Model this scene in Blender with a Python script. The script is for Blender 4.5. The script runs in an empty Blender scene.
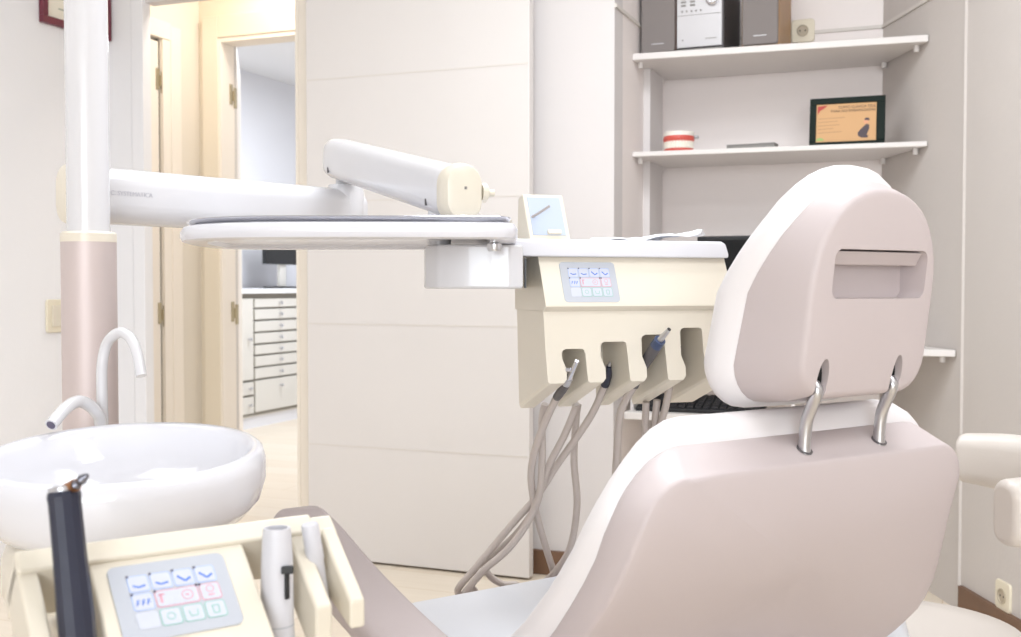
import bpy, bmesh, math, random
from mathutils import Vector, Matrix
random.seed(4)
C = bpy.context.scene.collection
SC = bpy.context.scene
R = math.radians
PI = math.pi
# ------------------------------------------------------------------ places
# The room is axis aligned: X along the back wall, Y towards it, Z up.  The equipment stands
# askew in it, so it is set out in a second floor grid (r to the right, d ahead), turned YAW.
YAW = R(21.6)
def W(r, d, z=0.0):
    c, s = math.cos(YAW), math.sin(YAW)
    return Vector((r*c - d*s, r*s + d*c, z))
def heading(b):                       # rotation about Z for a local x axis of bearing b (degrees)
    return YAW + R(90 - b)

# ------------------------------------------------------------------ materials
def lin(h):
    h = h.lstrip('#'); o = []
    for i in (0, 2, 4):
        v = int(h[i:i+2], 16)/255
        o.append(v/12.92 if v <= .04045 else ((v+.055)/1.055)**2.4)
    return (*o, 1)
def mat(name, col, rough=.5, metal=0.0, bump=0.0, bscale=200.0, vary=0.0, vscale=6.0, coat=0.0, spec=.5, col2=None):
    m = bpy.data.materials.new(name); m.use_nodes = True
    nt = m.node_tree; b = nt.nodes['Principled BSDF']
    b.inputs['Base Color'].default_value = lin(col)
    b.inputs['Roughness'].default_value = rough
    b.inputs['Metallic'].default_value = metal
    b.inputs['Coat Weight'].default_value = coat
    b.inputs['Specular IOR Level'].default_value = spec
    tc = nt.nodes.new('ShaderNodeTexCoord')
    if vary or col2:
        n = nt.nodes.new('ShaderNodeTexNoise'); n.inputs['Scale'].default_value = vscale
        n.inputs['Detail'].default_value = 4
        nt.links.new(tc.outputs['Object'], n.inputs['Vector'])
        mx = nt.nodes.new('ShaderNodeMix'); mx.data_type = 'RGBA'
        mx.inputs['A'].default_value = lin(col)
        c2 = lin(col2) if col2 else tuple(v*(1-vary) for v in lin(col)[:3]) + (1,)
        mx.inputs['B'].default_value = c2
        nt.links.new(n.outputs['Fac'], mx.inputs['Factor'])
        nt.links.new(mx.outputs['Result'], b.inputs['Base Color'])
    if bump:
        n = nt.nodes.new('ShaderNodeTexNoise'); n.inputs['Scale'].default_value = bscale
        n.inputs['Detail'].default_value = 3
        nt.links.new(tc.outputs['Object'], n.inputs['Vector'])
        bp = nt.nodes.new('ShaderNodeBump'); bp.inputs['Strength'].default_value = bump
        bp.inputs['Distance'].default_value = .002
        nt.links.new(n.outputs['Fac'], bp.inputs['Height'])
        nt.links.new(bp.outputs['Normal'], b.inputs['Normal'])
    return m
M = {}
M['wall'] = mat('wall_paint', '#ECEAEB', .8, bump=.25, bscale=60)
M['wall_b'] = mat('back_wall_paint', '#D8D2D0', .7, bump=.15, bscale=60)
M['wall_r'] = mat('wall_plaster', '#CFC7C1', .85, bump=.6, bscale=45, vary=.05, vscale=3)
M['niche'] = mat('niche_panel_paint', '#F1E8E4', .6, bump=.1, bscale=60)
M['ceiling'] = mat('ceiling_paint', '#F2F2F3', .9, bump=.1)
M['cream_wall'] = mat('corridor_paint', '#E9E0D2', .8, bump=.15, bscale=60)
M['trim'] = mat('door_trim_cream', '#F5EBDD', .45, bump=.03)
M['trim_y'] = mat('door_trim_yellow_cream', '#EBDFCA', .45, bump=.03)
M['leaf'] = mat('door_leaf_lacquer', '#DCD6D2', .4, bump=.04, bscale=30)
M['groove'] = mat('groove_shadow_gap', '#D9D2CB', .7, bump=.02)
M['dark_gap'] = mat('door_gap_dark', '#3A3A33', .8, bump=.02)
M['white_back'] = mat('back_room_paint', '#EDEDF1', .8, bump=.1)
M['skirt'] = mat('dark_wood_baseboard', '#80604A', .5, bump=.2, bscale=25, vary=.35, vscale=14)
M['brass'] = mat('hinge_brass', '#B3A587', .4, .8, bump=.02)
M['cream'] = mat('cream_plastic', '#DFD6C6', .35, bump=.02)
M['cream2'] = mat('cream_plastic_pale', '#DCD3C2', .35, bump=.02)
M['whiteplastic'] = mat('white_enamel', '#DCDBE0', .22, bump=.015, coat=.2)
M['arm_white'] = mat('arm_enamel', '#D5D3D5', .2, bump=.015, coat=.3)
M['ceramic'] = mat('white_ceramic', '#DEDDE2', .12, bump=.005, coat=.4)
M['mauve'] = mat('mauve_shell_plastic', '#C2B6B5', .46, bump=.02, bscale=400)
M['vinyl'] = mat('pale_vinyl', '#E6E1E1', .42, bump=.06, bscale=500)
M['cover'] = mat('clear_cover_film', '#E2E4EA', .3, bump=.1, bscale=60)
M['steel'] = mat('brushed_steel', '#C9C9CC', .28, 1.0, bump=.03, bscale=300)
M['chrome'] = mat('chrome', '#D8D8DE', .12, 1.0, bump=.01)
M['sleeve'] = mat('mauve_metal_sleeve', '#CBBDBA', .5, .3, bump=.02, bscale=300)
M['black'] = mat('black_plastic', '#1D1E20', .4, bump=.05)
M['dark_void'] = mat('dark_hollow', '#0E0E0F', .9, bump=.02)
M['key_dark'] = mat('keycap_charcoal', '#2E2E31', .5, bump=.02)
M['gunmetal'] = mat('gunmetal', '#77777F', .3, .9, bump=.02)
M['navy'] = mat('navy_sleeve', '#25283A', .38, bump=.2, bscale=60)
M['hose'] = mat('grey_hose_rubber', '#BDB1A9', .45, bump=.05)
M['grey_hand'] = mat('light_grey_plastic', '#CFCED3', .35, bump=.02)
M['membrane'] = mat('membrane_grey', '#B3B6BE', .4, bump=.02)
M['key'] = mat('key_white', '#C2C5D0', .4, bump=.02)
M['blue'] = mat('ink_blue', '#5B80D6', .5, bump=.01)
M['blue_pale'] = mat('ink_pale_blue', '#A9BCE6', .5, bump=.01)
M['red'] = mat('ink_red', '#D9A0AE', .5, bump=.01)
M['green'] = mat('ink_green', '#93C0B5', .5, bump=.01)
M['ledk'] = mat('indicator_dark', '#5A5468', .5, bump=.01)
M['paper'] = mat('crumpled_film', '#F1F2F6', .3, bump=.2, bscale=30)
M['shelf'] = mat('shelf_melamine', '#E0DAD6', .5, bump=.03)
M['speaker'] = mat('speaker_cloth', '#88807D', .9, bump=.6, bscale=900)
M['wood'] = mat('speaker_wood', '#B48A5C', .45, bump=.1, bscale=40, vary=.25, vscale=12)
M['wood_dark'] = mat('speaker_wood_dark', '#6B4A38', .5, bump=.1, bscale=40, vary=.25, vscale=12)
M['silver'] = mat('silver_fascia', '#C4C1C2', .35, .25, bump=.02)
M['dgrey'] = mat('dark_grey_case', '#5C5859', .5, bump=.05)
M['grey'] = mat('mid_grey_plastic', '#8B8783', .5, bump=.05)
M['gum'] = mat('gum_red', '#CF5A4E', .35, bump=.1, bscale=300)
M['tooth'] = mat('tooth_ivory', '#F2EBDD', .3, bump=.03)
M['plaster'] = mat('plaster_base', '#EDE6DC', .6, bump=.1)
M['poster'] = mat('poster_orange', '#CDA070', .6, bump=.02)
M['ink'] = mat('poster_ink', '#5A4634', .6, bump=.02)
M['ink_pale'] = mat('poster_ink_pale', '#B28A60', .6, bump=.02)
M['pred'] = mat('poster_red', '#B5423A', .6, bump=.02)
M['pgreen'] = mat('poster_green', '#98B56A', .6, bump=.02)
M['skin'] = mat('poster_skin', '#D99C78', .6, bump=.02)
M['dress'] = mat('poster_dress', '#4A3E44', .6, bump=.02)
M['frame_g'] = mat('frame_black_green', '#101D17', .6, bump=.05, spec=.2)
M['frame_r'] = mat('frame_burgundy', '#6E2A3A', .35, bump=.05)
M['cert'] = mat('certificate_paper', '#F0E8D6', .7, bump=.02)
M['cert_ink'] = mat('certificate_ink', '#A9AC98', .7, bump=.02)
M['outlet'] = mat('outlet_ivory', '#E6DCC6', .4, bump=.02)
M['outlet_d'] = mat('outlet_socket_shade', '#B7AA96', .5, bump=.02)
M['cabinet'] = mat('cabinet_grey_cream', '#DCD8D0', .45, bump=.03)
M['cab_gap'] = mat('cabinet_gap', '#918C83', .7, bump=.02)
M['counter'] = mat('counter_white', '#F3F3F5', .3, bump=.02)
M['stool'] = mat('stool_vinyl', '#CDC4BC', .42, bump=.08, bscale=300)
M['peg'] = mat('peg_grey', '#A29A96', .4, bump=.02)
M['screen_blue'] = mat('viewer_face', '#B2BBCC', .35, bump=.01)
M['text_grey'] = mat('lettering_grey', '#B9B7BE', .5, bump=.01)
M['brassring'] = mat('bronze_ring', '#9A6B45', .35, .8, bump=.02)
M['collar_blue'] = mat('collar_steel_blue', '#4E5A78', .3, .6, bump=.02)
M['duct'] = mat('cable_duct', '#E6DFD6', .6, bump=.02)

def floor_mat():
    m = bpy.data.materials.new('floor_planks'); m.use_nodes = True
    nt = m.node_tree; b = nt.nodes['Principled BSDF']; b.inputs['Roughness'].default_value = .38
    tc = nt.nodes.new('ShaderNodeTexCoord')
    mp = nt.nodes.new('ShaderNodeMapping'); mp.inputs['Rotation'].default_value = (0, 0, 0)
    br = nt.nodes.new('ShaderNodeTexBrick'); br.inputs['Scale'].default_value = 1
    br.inputs['Brick Width'].default_value = 1.2; br.inputs['Row Height'].default_value = .19
    br.inputs['Mortar Size'].default_value = .002
    br.inputs['Color1'].default_value = lin('#F1E6D6'); br.inputs['Color2'].default_value = lin('#EDDFCC')
    br.inputs['Mortar'].default_value = lin('#DCC9AD')
    no = nt.nodes.new('ShaderNodeTexNoise'); no.inputs['Scale'].default_value = 3; no.inputs['Detail'].default_value = 8
    mp2 = nt.nodes.new('ShaderNodeMapping'); mp2.inputs['Scale'].default_value = (1, 14, 1)
    mx = nt.nodes.new('ShaderNodeMix'); mx.data_type = 'RGBA'; mx.blend_type = 'MULTIPLY'
    rp = nt.nodes.new('ShaderNodeValToRGB')
    rp.color_ramp.elements[0].color = (.86, .84, .80, 1); rp.color_ramp.elements[1].color = (1, 1, 1, 1)
    L = nt.links.new
    L(tc.outputs['Object'], mp.inputs['Vector']); L(mp.outputs['Vector'], br.inputs['Vector'])
    L(tc.outputs['Object'], mp2.inputs['Vector']); L(mp2.outputs['Vector'], no.inputs['Vector'])
    L(no.outputs['Fac'], rp.inputs['Fac']); mx.inputs['Factor'].default_value = 1
    L(br.outputs['Color'], mx.inputs['A']); L(rp.outputs['Color'], mx.inputs['B'])
    L(mx.outputs['Result'], b.inputs['Base Color'])
    return m
M['floor'] = floor_mat()

# ------------------------------------------------------------------ mesh helpers
MW = {}                                        # world matrices of the roots
def spline(pts, n=8):
    p = [Vector(q) for q in pts]
    if len(p) < 3: return p
    e = [2*p[0]-p[1]] + p + [2*p[-1]-p[-2]]; o = []
    for i in range(1, len(e)-2):
        a, b, c, d = e[i-1], e[i], e[i+1], e[i+2]
        for k in range(n):
            t = k/n
            o.append(.5*((2*b)+(c-a)*t+(2*a-5*b+4*c-d)*t*t+(3*b-a-3*c+d)*t**3))
    o.append(p[-1]); return o
def rrect(w, h, r, n=6, cx=0, cy=0):
    o = []
    for (sx, sy, a0) in ((1, 1, 0), (-1, 1, 90), (-1, -1, 180), (1, -1, 270)):
        for k in range(n+1):
            a = R(a0 + 90*k/n)
            o.append((cx+sx*(w/2-r)+r*math.cos(a), cy+sy*(h/2-r)+r*math.sin(a)))
    return o
class MB:
    def __init__(s): s.v = []; s.f = []; s.mi = []; s.cur = 0
    def add(s, vs, fs):
        o = len(s.v); s.v += [Vector(q) for q in vs]
        for f in fs: s.f.append([i+o for i in f]); s.mi.append(s.cur)
        return s
    def box(s, c, d, rot=None):
        vs = []
        for x in (-.5, .5):
            for y in (-.5, .5):
                for z in (-.5, .5):
                    q = Vector((x*d[0], y*d[1], z*d[2]))
                    if rot is not None: q = rot @ q
                    vs.append(q + Vector(c))
        return s.add(vs, [(0,1,3,2),(4,6,7,5),(0,4,5,1),(2,3,7,6),(0,2,6,4),(1,5,7,3)])
    def bb(s, x0, x1, y0, y1, z0, z1):
        return s.box(((x0+x1)/2, (y0+y1)/2, (z0+z1)/2), (x1-x0, y1-y0, z1-z0))
    def rings(s, rs, c0=True, c1=True):
        n = len(rs[0]); vs = [q for r in rs for q in r]; fs = []
        for i in range(len(rs)-1):
            for k in range(n):
                k2 = (k+1) % n
                fs.append((i*n+k, i*n+k2, (i+1)*n+k2, (i+1)*n+k))
        if c0: fs.append(tuple(range(n-1, -1, -1)))
        if c1: fs.append(tuple(range((len(rs)-1)*n, len(rs)*n)))
        return s.add(vs, fs)
    def prism(s, poly, a0, a1, axis='z'):
        def P(p, a):
            return {'z': (p[0], p[1], a), 'x': (a, p[0], p[1]), 'y': (p[0], a, p[1])}[axis]
        return s.rings([[P(p, a0) for p in poly], [P(p, a1) for p in poly]])
    def lathe(s, prof, n=40, c=(0, 0, 0), rot=None):
        rs = []
        for (r, z) in prof:
            ring = []
            for k in range(n):
                q = Vector((max(r, 1e-5)*math.cos(2*PI*k/n), max(r, 1e-5)*math.sin(2*PI*k/n), z))
                if rot is not None: q = rot @ q
                ring.append(q + Vector(c))
            rs.append(ring)
        return s.rings(rs)
    def tube(s, pts, r, n=14, sm=8, sec=None, up=None):
        p = spline(pts, sm) if sm else [Vector(q) for q in pts]
        m = len(p); rs = []; nrm = None
        rad = (lambda i: r) if not isinstance(r, (list, tuple)) else None
        if rad is None:
            rr = list(r)
            def rad(i):
                t = i/(m-1)*(len(rr)-1); a = min(int(t), len(rr)-2); return rr[a]+(rr[a+1]-rr[a])*(t-a)
        for i in range(m):
            t = (p[min(i+1, m-1)] - p[max(i-1, 0)]).normalized()
            if nrm is None:
                a = Vector(up) if up else (Vector((0, 0, 1)) if abs(t.z) < .9 else Vector((1, 0, 0)))
                nrm = (a - t*a.dot(t)).normalized()
            else:
                nrm = (nrm - t*nrm.dot(t)).normalized()
            b = t.cross(nrm); k_ = rad(i)
            if sec: rs.append([p[i] + b*(q[0]*k_) + nrm*(q[1]*k_) for q in sec])
            else: rs.append([p[i] + nrm*(k_*math.cos(2*PI*k/n)) + b*(k_*math.sin(2*PI*k/n)) for k in range(n)])
        return s.rings(rs)
    def build(s, name, mats, parent=None, bevel=0, seg=3, smooth=True, sub=0, world=False, angle=35, loc=None):
        if not isinstance(mats, (list, tuple)): mats = [mats]
        me = bpy.data.meshes.new(name); vs = s.v
        o = bpy.data.objects.new(name, me); C.objects.link(o)
        if parent is not None:
            o.parent = parent
            root = parent
            while root.parent: root = root.parent
            if world:
                inv = MW[root.name].inverted(); vs = [inv @ q for q in vs]
        elif loc is not None:
            o.location = loc
            if world: vs = [q-Vector(loc) for q in vs]
        me.from_pydata([tuple(q) for q in vs], [], s.f)
        for m in mats: me.materials.append(m)
        for p, i in zip(me.polygons, s.mi): p.material_index = i; p.use_smooth = smooth
        bm = bmesh.new(); bm.from_mesh(me); bmesh.ops.recalc_face_normals(bm, faces=bm.faces); bm.to_mesh(me); bm.free()
        if bevel:
            b = o.modifiers.new('edge', 'BEVEL'); b.width = bevel; b.segments = seg; b.limit_method = 'ANGLE'
            b.angle_limit = R(angle); b.harden_normals = True
        elif smooth and not sub:
            me.set_sharp_from_angle(angle=R(angle))
        if sub:
            u = o.modifiers.new('round', 'SUBSURF'); u.levels = sub; u.render_levels = sub
        return o
def tag(o, label, cat=None, group=None, kind=None):
    if label: o['label'] = label
    if cat: o['category'] = cat
    if group: o['group'] = group
    if kind: o['kind'] = kind
    return o
def thing(name, label, cat, loc=(0, 0, 0), rz=0, group=None):
    o = bpy.data.objects.new(name, None); C.objects.link(o); o.empty_display_size = .1
    o.location = loc; o.rotation_euler = (0, 0, rz)
    MW[o.name] = Matrix.Translation(Vector(loc)) @ Matrix.Rotation(rz, 4, 'Z')
    return tag(o, label, cat, group)
def struct(name, mb, m, **k):
    o = mb.build(name, m, smooth=False, **k); o['kind'] = 'structure'; return o
def text(name, body, size, m, parent, mtx, world=True, align='LEFT', depth=.0002):
    cu = bpy.data.curves.new(name, 'FONT'); cu.body = body; cu.size = size; cu.align_x = align; cu.extrude = depth
    t = bpy.data.objects.new('tmp', cu); C.objects.link(t)
    bpy.context.view_layer.update()
    me = bpy.data.meshes.new_from_object(t.evaluated_get(bpy.context.evaluated_depsgraph_get()))
    bpy.data.objects.remove(t)
    root = parent
    while root.parent: root = root.parent
    me.transform(MW[root.name].inverted() @ mtx if world else mtx)
    me.materials.clear(); me.materials.append(m)
    o = bpy.data.objects.new(name, me); C.objects.link(o); o.parent = parent
    return o
def booleaned(o, cutters, op='DIFFERENCE'):
    for c in cutters:
        b = o.modifiers.new('cut', 'BOOLEAN'); b.operation = op; b.object = c; b.solver = 'EXACT'
    bpy.context.view_layer.update()
    me = bpy.data.meshes.new_from_object(o.evaluated_get(bpy.context.evaluated_depsgraph_get()))
    o.modifiers.clear(); o.data = me
    for c in cutters: bpy.data.objects.remove(c)
    return o
def frame_mtx(o, x, y):
    x = Vector(x).normalized(); y = Vector(y); y = (y - x*y.dot(x)).normalized(); z = x.cross(y)
    m = Matrix.Identity(4)
    for i in range(3): m[i][0] = x[i]; m[i][1] = y[i]; m[i][2] = z[i]; m[i][3] = o[i]
    return m

# ================================================================== THE ROOM
RW = lambda y: -.222 + .4576*(4.21-y)            # the splayed right wall: x at depth y
H = 2.62
struct('floor', MB().prism([(-5.1, -5.3), (4.3, -5.3), (4.3, 9.2), (-5.1, 9.2)], -.06, 0), M['floor'])
cm = MB().prism([(-3.24, -5.2), (RW(-5.2)+.1, -5.2), (RW(3.7)+.1, 3.7), (-.1, 4.31), (-1.1, 4.31), (-1.1, 3.66), (-3.24, 3.66)], H, H+.08)
cm.prism([(-5.05, 3.66), (-1.1, 3.66), (-1.1, 4.31), (-1.9, 4.31), (-1.9, 9.1), (-5.05, 9.1)], H, H+.08)
struct('ceiling', cm, M['ceiling'])
struct('wall_left', MB().bb(-3.24, -3.14, -5.2, 3.585, 0, H), M['wall'])
wb = MB().bb(-3.14, -2.975, 3.56, 3.585, 0, H)
wb.bb(-2.975, -2.245, 3.56, 3.62, 2.12, H).bb(-2.245, -1.037, 3.56, 3.66, 0, H)
struct('wall_back', wb, M['wall_b'])
wn = MB().bb(-1.137, -1.037, 3.66, 4.21, 0, H)
struct('wall_niche_side', wn, M['niche'])
struct('wall_niche_back', MB().prism([(-1.137, 4.21), (-.222, 4.21), (-.222, 4.31), (-1.137, 4.31)], 0, H), M['niche'])
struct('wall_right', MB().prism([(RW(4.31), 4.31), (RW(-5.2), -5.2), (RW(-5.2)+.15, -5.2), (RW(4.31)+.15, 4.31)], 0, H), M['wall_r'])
# wall behind the photographer, with a wide window opening on its right side
wf = MB().bb(-3.24, -.05, -5.3, -5.2, 0, H).bb(-.05, 3.45, -5.3, -5.2, 0, .5).bb(-.05, 3.45, -5.3, -5.2, 2.45, H).bb(3.45, 4.2, -5.3, -5.2, 0, H)
struct('wall_front', wf, M['wall'])
wi = MB()
for x in (-.02, 1.13, 2.27, 3.42): wi.bb(x-.03, x+.03, -5.28, -5.22, .5, 2.45)
wi.bb(.01, 3.39, -5.28, -5.22, .5, .56).bb(.01, 3.39, -5.28, -5.22, 2.39, 2.45)
struct('window_1', wi, M['trim'])
# corridor behind the opening and the room beyond it
struct('wall_corridor_left', MB().bb(-3.30, -3.20, 3.93, 4.2, 0, H).bb(-3.30, -3.20, 3.585, 3.93, 2.075, H), M['cream_wall'])
struct('wall_corridor_back', MB().bb(-5.0, -3.09, 4.2, 4.3, 0, H).bb(-3.09, -2.2, 4.2, 4.3, 2.12, H).bb(-2.2, -1.137, 4.2, 4.3, 0, H), M['trim_y'])
struct('wall_corridor_right', MB().bb(-1.237, -1.137, 3.66, 4.2, 0, H), M['cream_wall'])
struct('wall_far_left', MB().bb(-5.05, -4.95, 4.3, 9.1, 0, H), M['white_back'])
struct('wall_far_back', MB().bb(-5.0, -1.9, 9.0, 9.1, 0, H), M['white_back'])
struct('wall_far_right', MB().bb(-2.0, -1.9, 4.3, 9.0, 0, H), M['white_back'])
# grooves of the niche panelling, thin battens proud of the panels
g = MB().bb(-1.037, -.222, 4.203, 4.21, 1.925, 1.937).bb(-1.037, -1.030, 3.56, 4.21, 1.925, 1.937)
g.prism([(RW(4.21), 4.21), (RW(3.62), 3.62), (RW(3.62)-.007, 3.62), (RW(4.21)-.007, 4.21)], 1.925, 1.937)
struct('trim_1', g, M['groove'])
struct('trim_2', MB().bb(-1.037, -1.012, 3.94, 4.13, 0, 1.79), M['wall_b'])
e = RW(3.62)
struct('trim_3', MB().bb(e-.006, e+.006, 3.612, 3.628, 0, H), M['wall_r'], bevel=.004)
struct('trim_4', MB().bb(-3.145, -3.028, 3.545, 3.56, 0, H).bb(-3.025, -2.968, 3.54, 3.59, 0, 2.14), M['wall'], bevel=.004)
struct('trim_5', MB().bb(-2.245, -2.178, 3.53, 3.56, 0, 2.2).bb(-2.26, -2.245, 3.53, 3.66, 0, 2.2), M['trim'], bevel=.004)
tr = MB().bb(-3.2, -3.185, 3.985, 4.055, 0, 2.14).bb(-3.2, -3.185, 3.60, 3.985, 2.075, 2.15).bb(-3.22, -3.19, 3.935, 3.99, 0, 2.085)
struct('trim_6', tr, M['trim'], bevel=.003)
tr = MB().bb(-3.17, -3.085, 4.18, 4.2, 0, 2.22).bb(-3.085, -2.2, 4.18, 4.2, 2.12, 2.22)
struct('trim_7', tr, M['trim_y'], bevel=.003)
struct('trim_9', MB().bb(-3.09, -3.07, 4.185, 4.30, 0, 2.12).bb(-3.07, -2.2, 4.185, 4.30, 2.10, 2.12), M['trim'], bevel=.002)  # jamb in the paler trim colour, painting in light from the far room
bbx = MB().bb(-2.19, -1.037, 3.545, 3.56, 0, .085)
struct('baseboard_back', bbx, M['skirt'], bevel=.003)
n_ = Vector((-1, -.4576, 0)).normalized()*.015
y0, y1 = 3.60, -5.2
struct('baseboard_right', MB().prism([(RW(y0), y0), (RW(y1), y1), (RW(y1)+n_.x, y1+n_.y), (RW(y0)+n_.x, y0+n_.y)], 0, .085), M['skirt'])
struct('baseboard_left', MB().bb(-3.14, -3.125, -5.2, 3.545, 0, .085), M['wall'])

# doors -------------------------------------------------------------
def hinge(name, parent, x, y, z, ax, h=.1):
    mb = MB(); w = .026
    if ax == 'y':        # plates lie in an x = const plane
        mb.bb(x, x+.004, y-w, y-.006, z-h*.38, z+h*.5).bb(x, x+.004, y+.006, y+w, z-h*.5, z+h*.38)
        mb.lathe([(.0055, z-h*.22), (.0055, z+h*.22)], 12, (x+.005, y, 0))
    else:
        mb.bb(x-w, x-.006, y-.004, y, z-h*.38, z+h*.5).bb(x+.006, x+w, y-.004, y, z-h*.5, z+h*.38)
        mb.lathe([(.0055, z-h*.22), (.0055, z+h*.22)], 12, (x, y-.005, 0))
    return mb.build(name, M['brass'], parent)
d1 = MB().bb(-2.165, -1.30, 3.455, 3.495, .008, 2.09)
d1 = struct('door_1', d1, M['leaf'], bevel=.003)
gm = MB()
for z in (.42, .86, 1.30, 1.74): gm.bb(-2.16, -1.305, 3.4535, 3.4555, z-.0025, z+.0025)
gm.build('panel_groove', M['groove'], d1)
d2 = struct('door_2', MB().bb(-3.235, -3.20, 3.587, 3.918, .008, 2.06), M['trim'], bevel=.003)
MB().bb(-3.25, -3.21, 3.918, 3.934, 0, 2.07).build('door_gap', M['dark_gap'], d2)
for z in (.24, .87, 1.89): hinge('hinge', d2, -3.2, 3.926, z, 'y', .105)
d3m = MB(); d3r = Matrix.Rotation(R(34), 3, 'Z')
d3m.box(Vector((-3.07, 4.305, 1.06)) + d3r @ Vector((-.02, .375, 0)), (.04, .75, 2.10), d3r)
d3 = struct('door_3', d3m, M['trim'], bevel=.003)
MB().bb(-3.071, -3.0695, 4.285, 4.302, .01, 2.10).build('door_gap', M['groove'], d3)
for z in (.28, .87, 1.87): hinge('hinge', d3, -3.07, 4.275, z, 'y', .105)

# ================================================================== WALL FITTINGS
t = thing('picture_frame', 'burgundy framed certificate hung high on the left wall behind the white pole', 'picture frame', (-3.14, 3.358, 1.975))
f = MB()
f.bb(0, .022, -.18, .18, 0, .028).bb(0, .022, -.18, .18, .30, .328).bb(0, .022, -.18, -.152, .028, .30).bb(0, .022, .152, .18, .028, .30)
f.build('frame', M['frame_r'], t, bevel=.003)
f = MB().bb(.002, .008, -.152, .152, .028, .30); f.cur = 1
for k in range(5): f.bb(.008, .0086, -.09+.008*k, .10-.012*k, .066+.04*k, .071+.04*k)
f.build('certificate', [M['cert'], M['cert_ink']], t)
t = thing('light_switch', 'ivory light switch on the left wall just beside the metal sleeve of the pole', 'light switch', (-3.14, 3.235, .883))
MB().prism(rrect(.09, .125, .012), 0, .012, 'x').build('plate', M['outlet'], t, bevel=.003)
MB().prism(rrect(.05, .08, .005), .012, .019, 'x').build('rocker', M['cream2'], t, bevel=.002)
struct('trim_8', MB().bb(-3.14, -3.125, 3.27, 3.285, 0, .82), M['duct'])
def outlet(loc, rz, label):
    t = thing('wall_outlet', label, 'power outlet', loc, rz)      # local -y faces the room
    f = MB(); f.rings([[(q[0], y, q[1]) for q in rrect(.084*k, .084*k, .012)] for y, k in ((0, 1), (-.008, 1), (-.011, .95))])
    f.build('plate', M['outlet'], t, bevel=.001)
    f = MB().lathe([(.021, 0), (.021, .001), (.0215, .004), (.019, .004), (.018, .0005), (0, .0005)], 28, (0, -.011, 0), Matrix.Rotation(R(90), 3, 'X'))
    f.build('socket', M['outlet_d'], t)
    f = MB()
    for s in (-1, 1): f.lathe([(.003, 0), (.003, .0012)], 10, (s*.0095, -.0112, 0), Matrix.Rotation(R(90), 3, 'X'))
    f.build('pin_hole', M['black'], t)
    return t
outlet((-.503, 4.21, 1.938), 0, 'ivory wall outlet above the top shelf, right of the hi-fi speakers')
outlet((.166, RW(3.372) and 3.372, .124), math.atan2(-1, .4576)+0, 'ivory wall outlet low on the right wall near the stool')

# ================================================================== NICHE: shelves, desk and what stands there
def shelf(name, zt, th, yl, yr, label, cat):
    t = thing(name, label, cat, (-.6, 4.0, zt))
    b = MB().prism([(-1.012 if False else -1.037, yl), (RW(yr)-.004, yr), (-.226, 4.206), (-1.037, 4.206)], zt-th, zt)
    b.build('board', M['shelf'], t, bevel=.004, world=True)
    for (x, y) in ((-1.02, yl+.05), (-1.02, 4.15), (RW(yr+.05)-.02, yr+.05), (RW(4.15)-.02, 4.15)):
        MB().lathe([(.009, zt-th-.02), (.009, zt-th)], 12, (x, y, 0)).build('shelf_pin', M['shelf'], t, world=True)
    return t
shelf('wall_shelf', 1.815, .024, 3.785, 3.85, 'white niche shelf, the upper one carrying the hi-fi', 'shelf')
shelf('wall_shelf', 1.470, .018, 3.785, 3.85, 'white niche shelf, the lower one carrying the tooth model and orange poster', 'shelf')
shelf('wall_desk', .800, .022, 3.62, 3.65, 'white desk board in the niche below both shelves', 'desk')
t = thing('keyboard_tray', 'white pull-out tray below the desk board, carrying the black keyboard', 'keyboard tray', (-.75, 3.75, .55))
MB().bb(-1.012, -.45, 3.60, 3.93, .545, .57).build('board', M['shelf'], t, bevel=.003, world=True)
for x in (-1.0, -.46): MB().bb(x-.006, x+.006, 3.66, 3.93, .57, .778).build('hanger', M['shelf'], t, world=True)
t = thing('keyboard', 'black keyboard on the pull-out tray, seen below the cream instrument unit', 'keyboard', (-.77, 3.72, .57))
rot = Matrix.Rotation(R(14), 3, 'X')
MB().box((0, 0, .022), (.43, .15, .018), rot).build('case', M['black'], t, bevel=.004)
k = MB()
for i in range(15):
    for j in range(5): k.box(rot @ Vector((-.196+.028*i, -.055+.026*j, .012)) + Vector((0, 0, .022)), (.021, .020, .008), rot)
k.build('keys', M['key_dark'], t)
t = thing('computer_monitor', 'black computer monitor on the niche desk, only its top edge showing beside the headrest', 'monitor', (-.60, 3.95, .80))
MB().bb(-.235, .2, -.02, .02, .06, .375).build('housing', M['black'], t, bevel=.006)
MB().bb(-.22, .185, -.0215, -.0195, .08, .36).build('screen', M['dark_void'], t)
MB().bb(-.05, .02, -.01, .03, .0, .1).bb(-.12, .09, -.06, .08, 0, .012).build('stand', M['black'], t, bevel=.003)
# hi-fi
t = thing('hifi_unit', 'silver and dark grey mini hi-fi between two speakers on the upper niche shelf', 'stereo', (-.815, 3.86, 1.815))
MB().bb(-.083, .083, .012, .33, .012, .29).build('case', M['dgrey'], t, bevel=.004)
MB().bb(-.083, .083, -.02, .25, .0, .012).build('base', M['grey'], t, bevel=.003)
f = MB().bb(-.08, .078, 0, .014, .022, .288); f.cur = 1
f.bb(-.078, .076, -.0012, 0, .133, .1345)
for k in range(5): f.lathe([(.0035, 0), (.0035, .002)], 10, (-.062+.0165*k, 0, .148), Matrix.Rotation(R(90), 3, 'X'))
for i in range(2):
    for j in range(3): f.bb(-.066+.032*i, -.048+.032*i, -.0015, 0, .165+.012*j, .172+.012*j)
f.bb(.02, .06, -.001, 0, .047, .050).bb(-.062, -.057, -.001, 0, .045, .05)
f.build('fascia', [M['silver'], M['grey']], t, bevel=.001)
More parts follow.
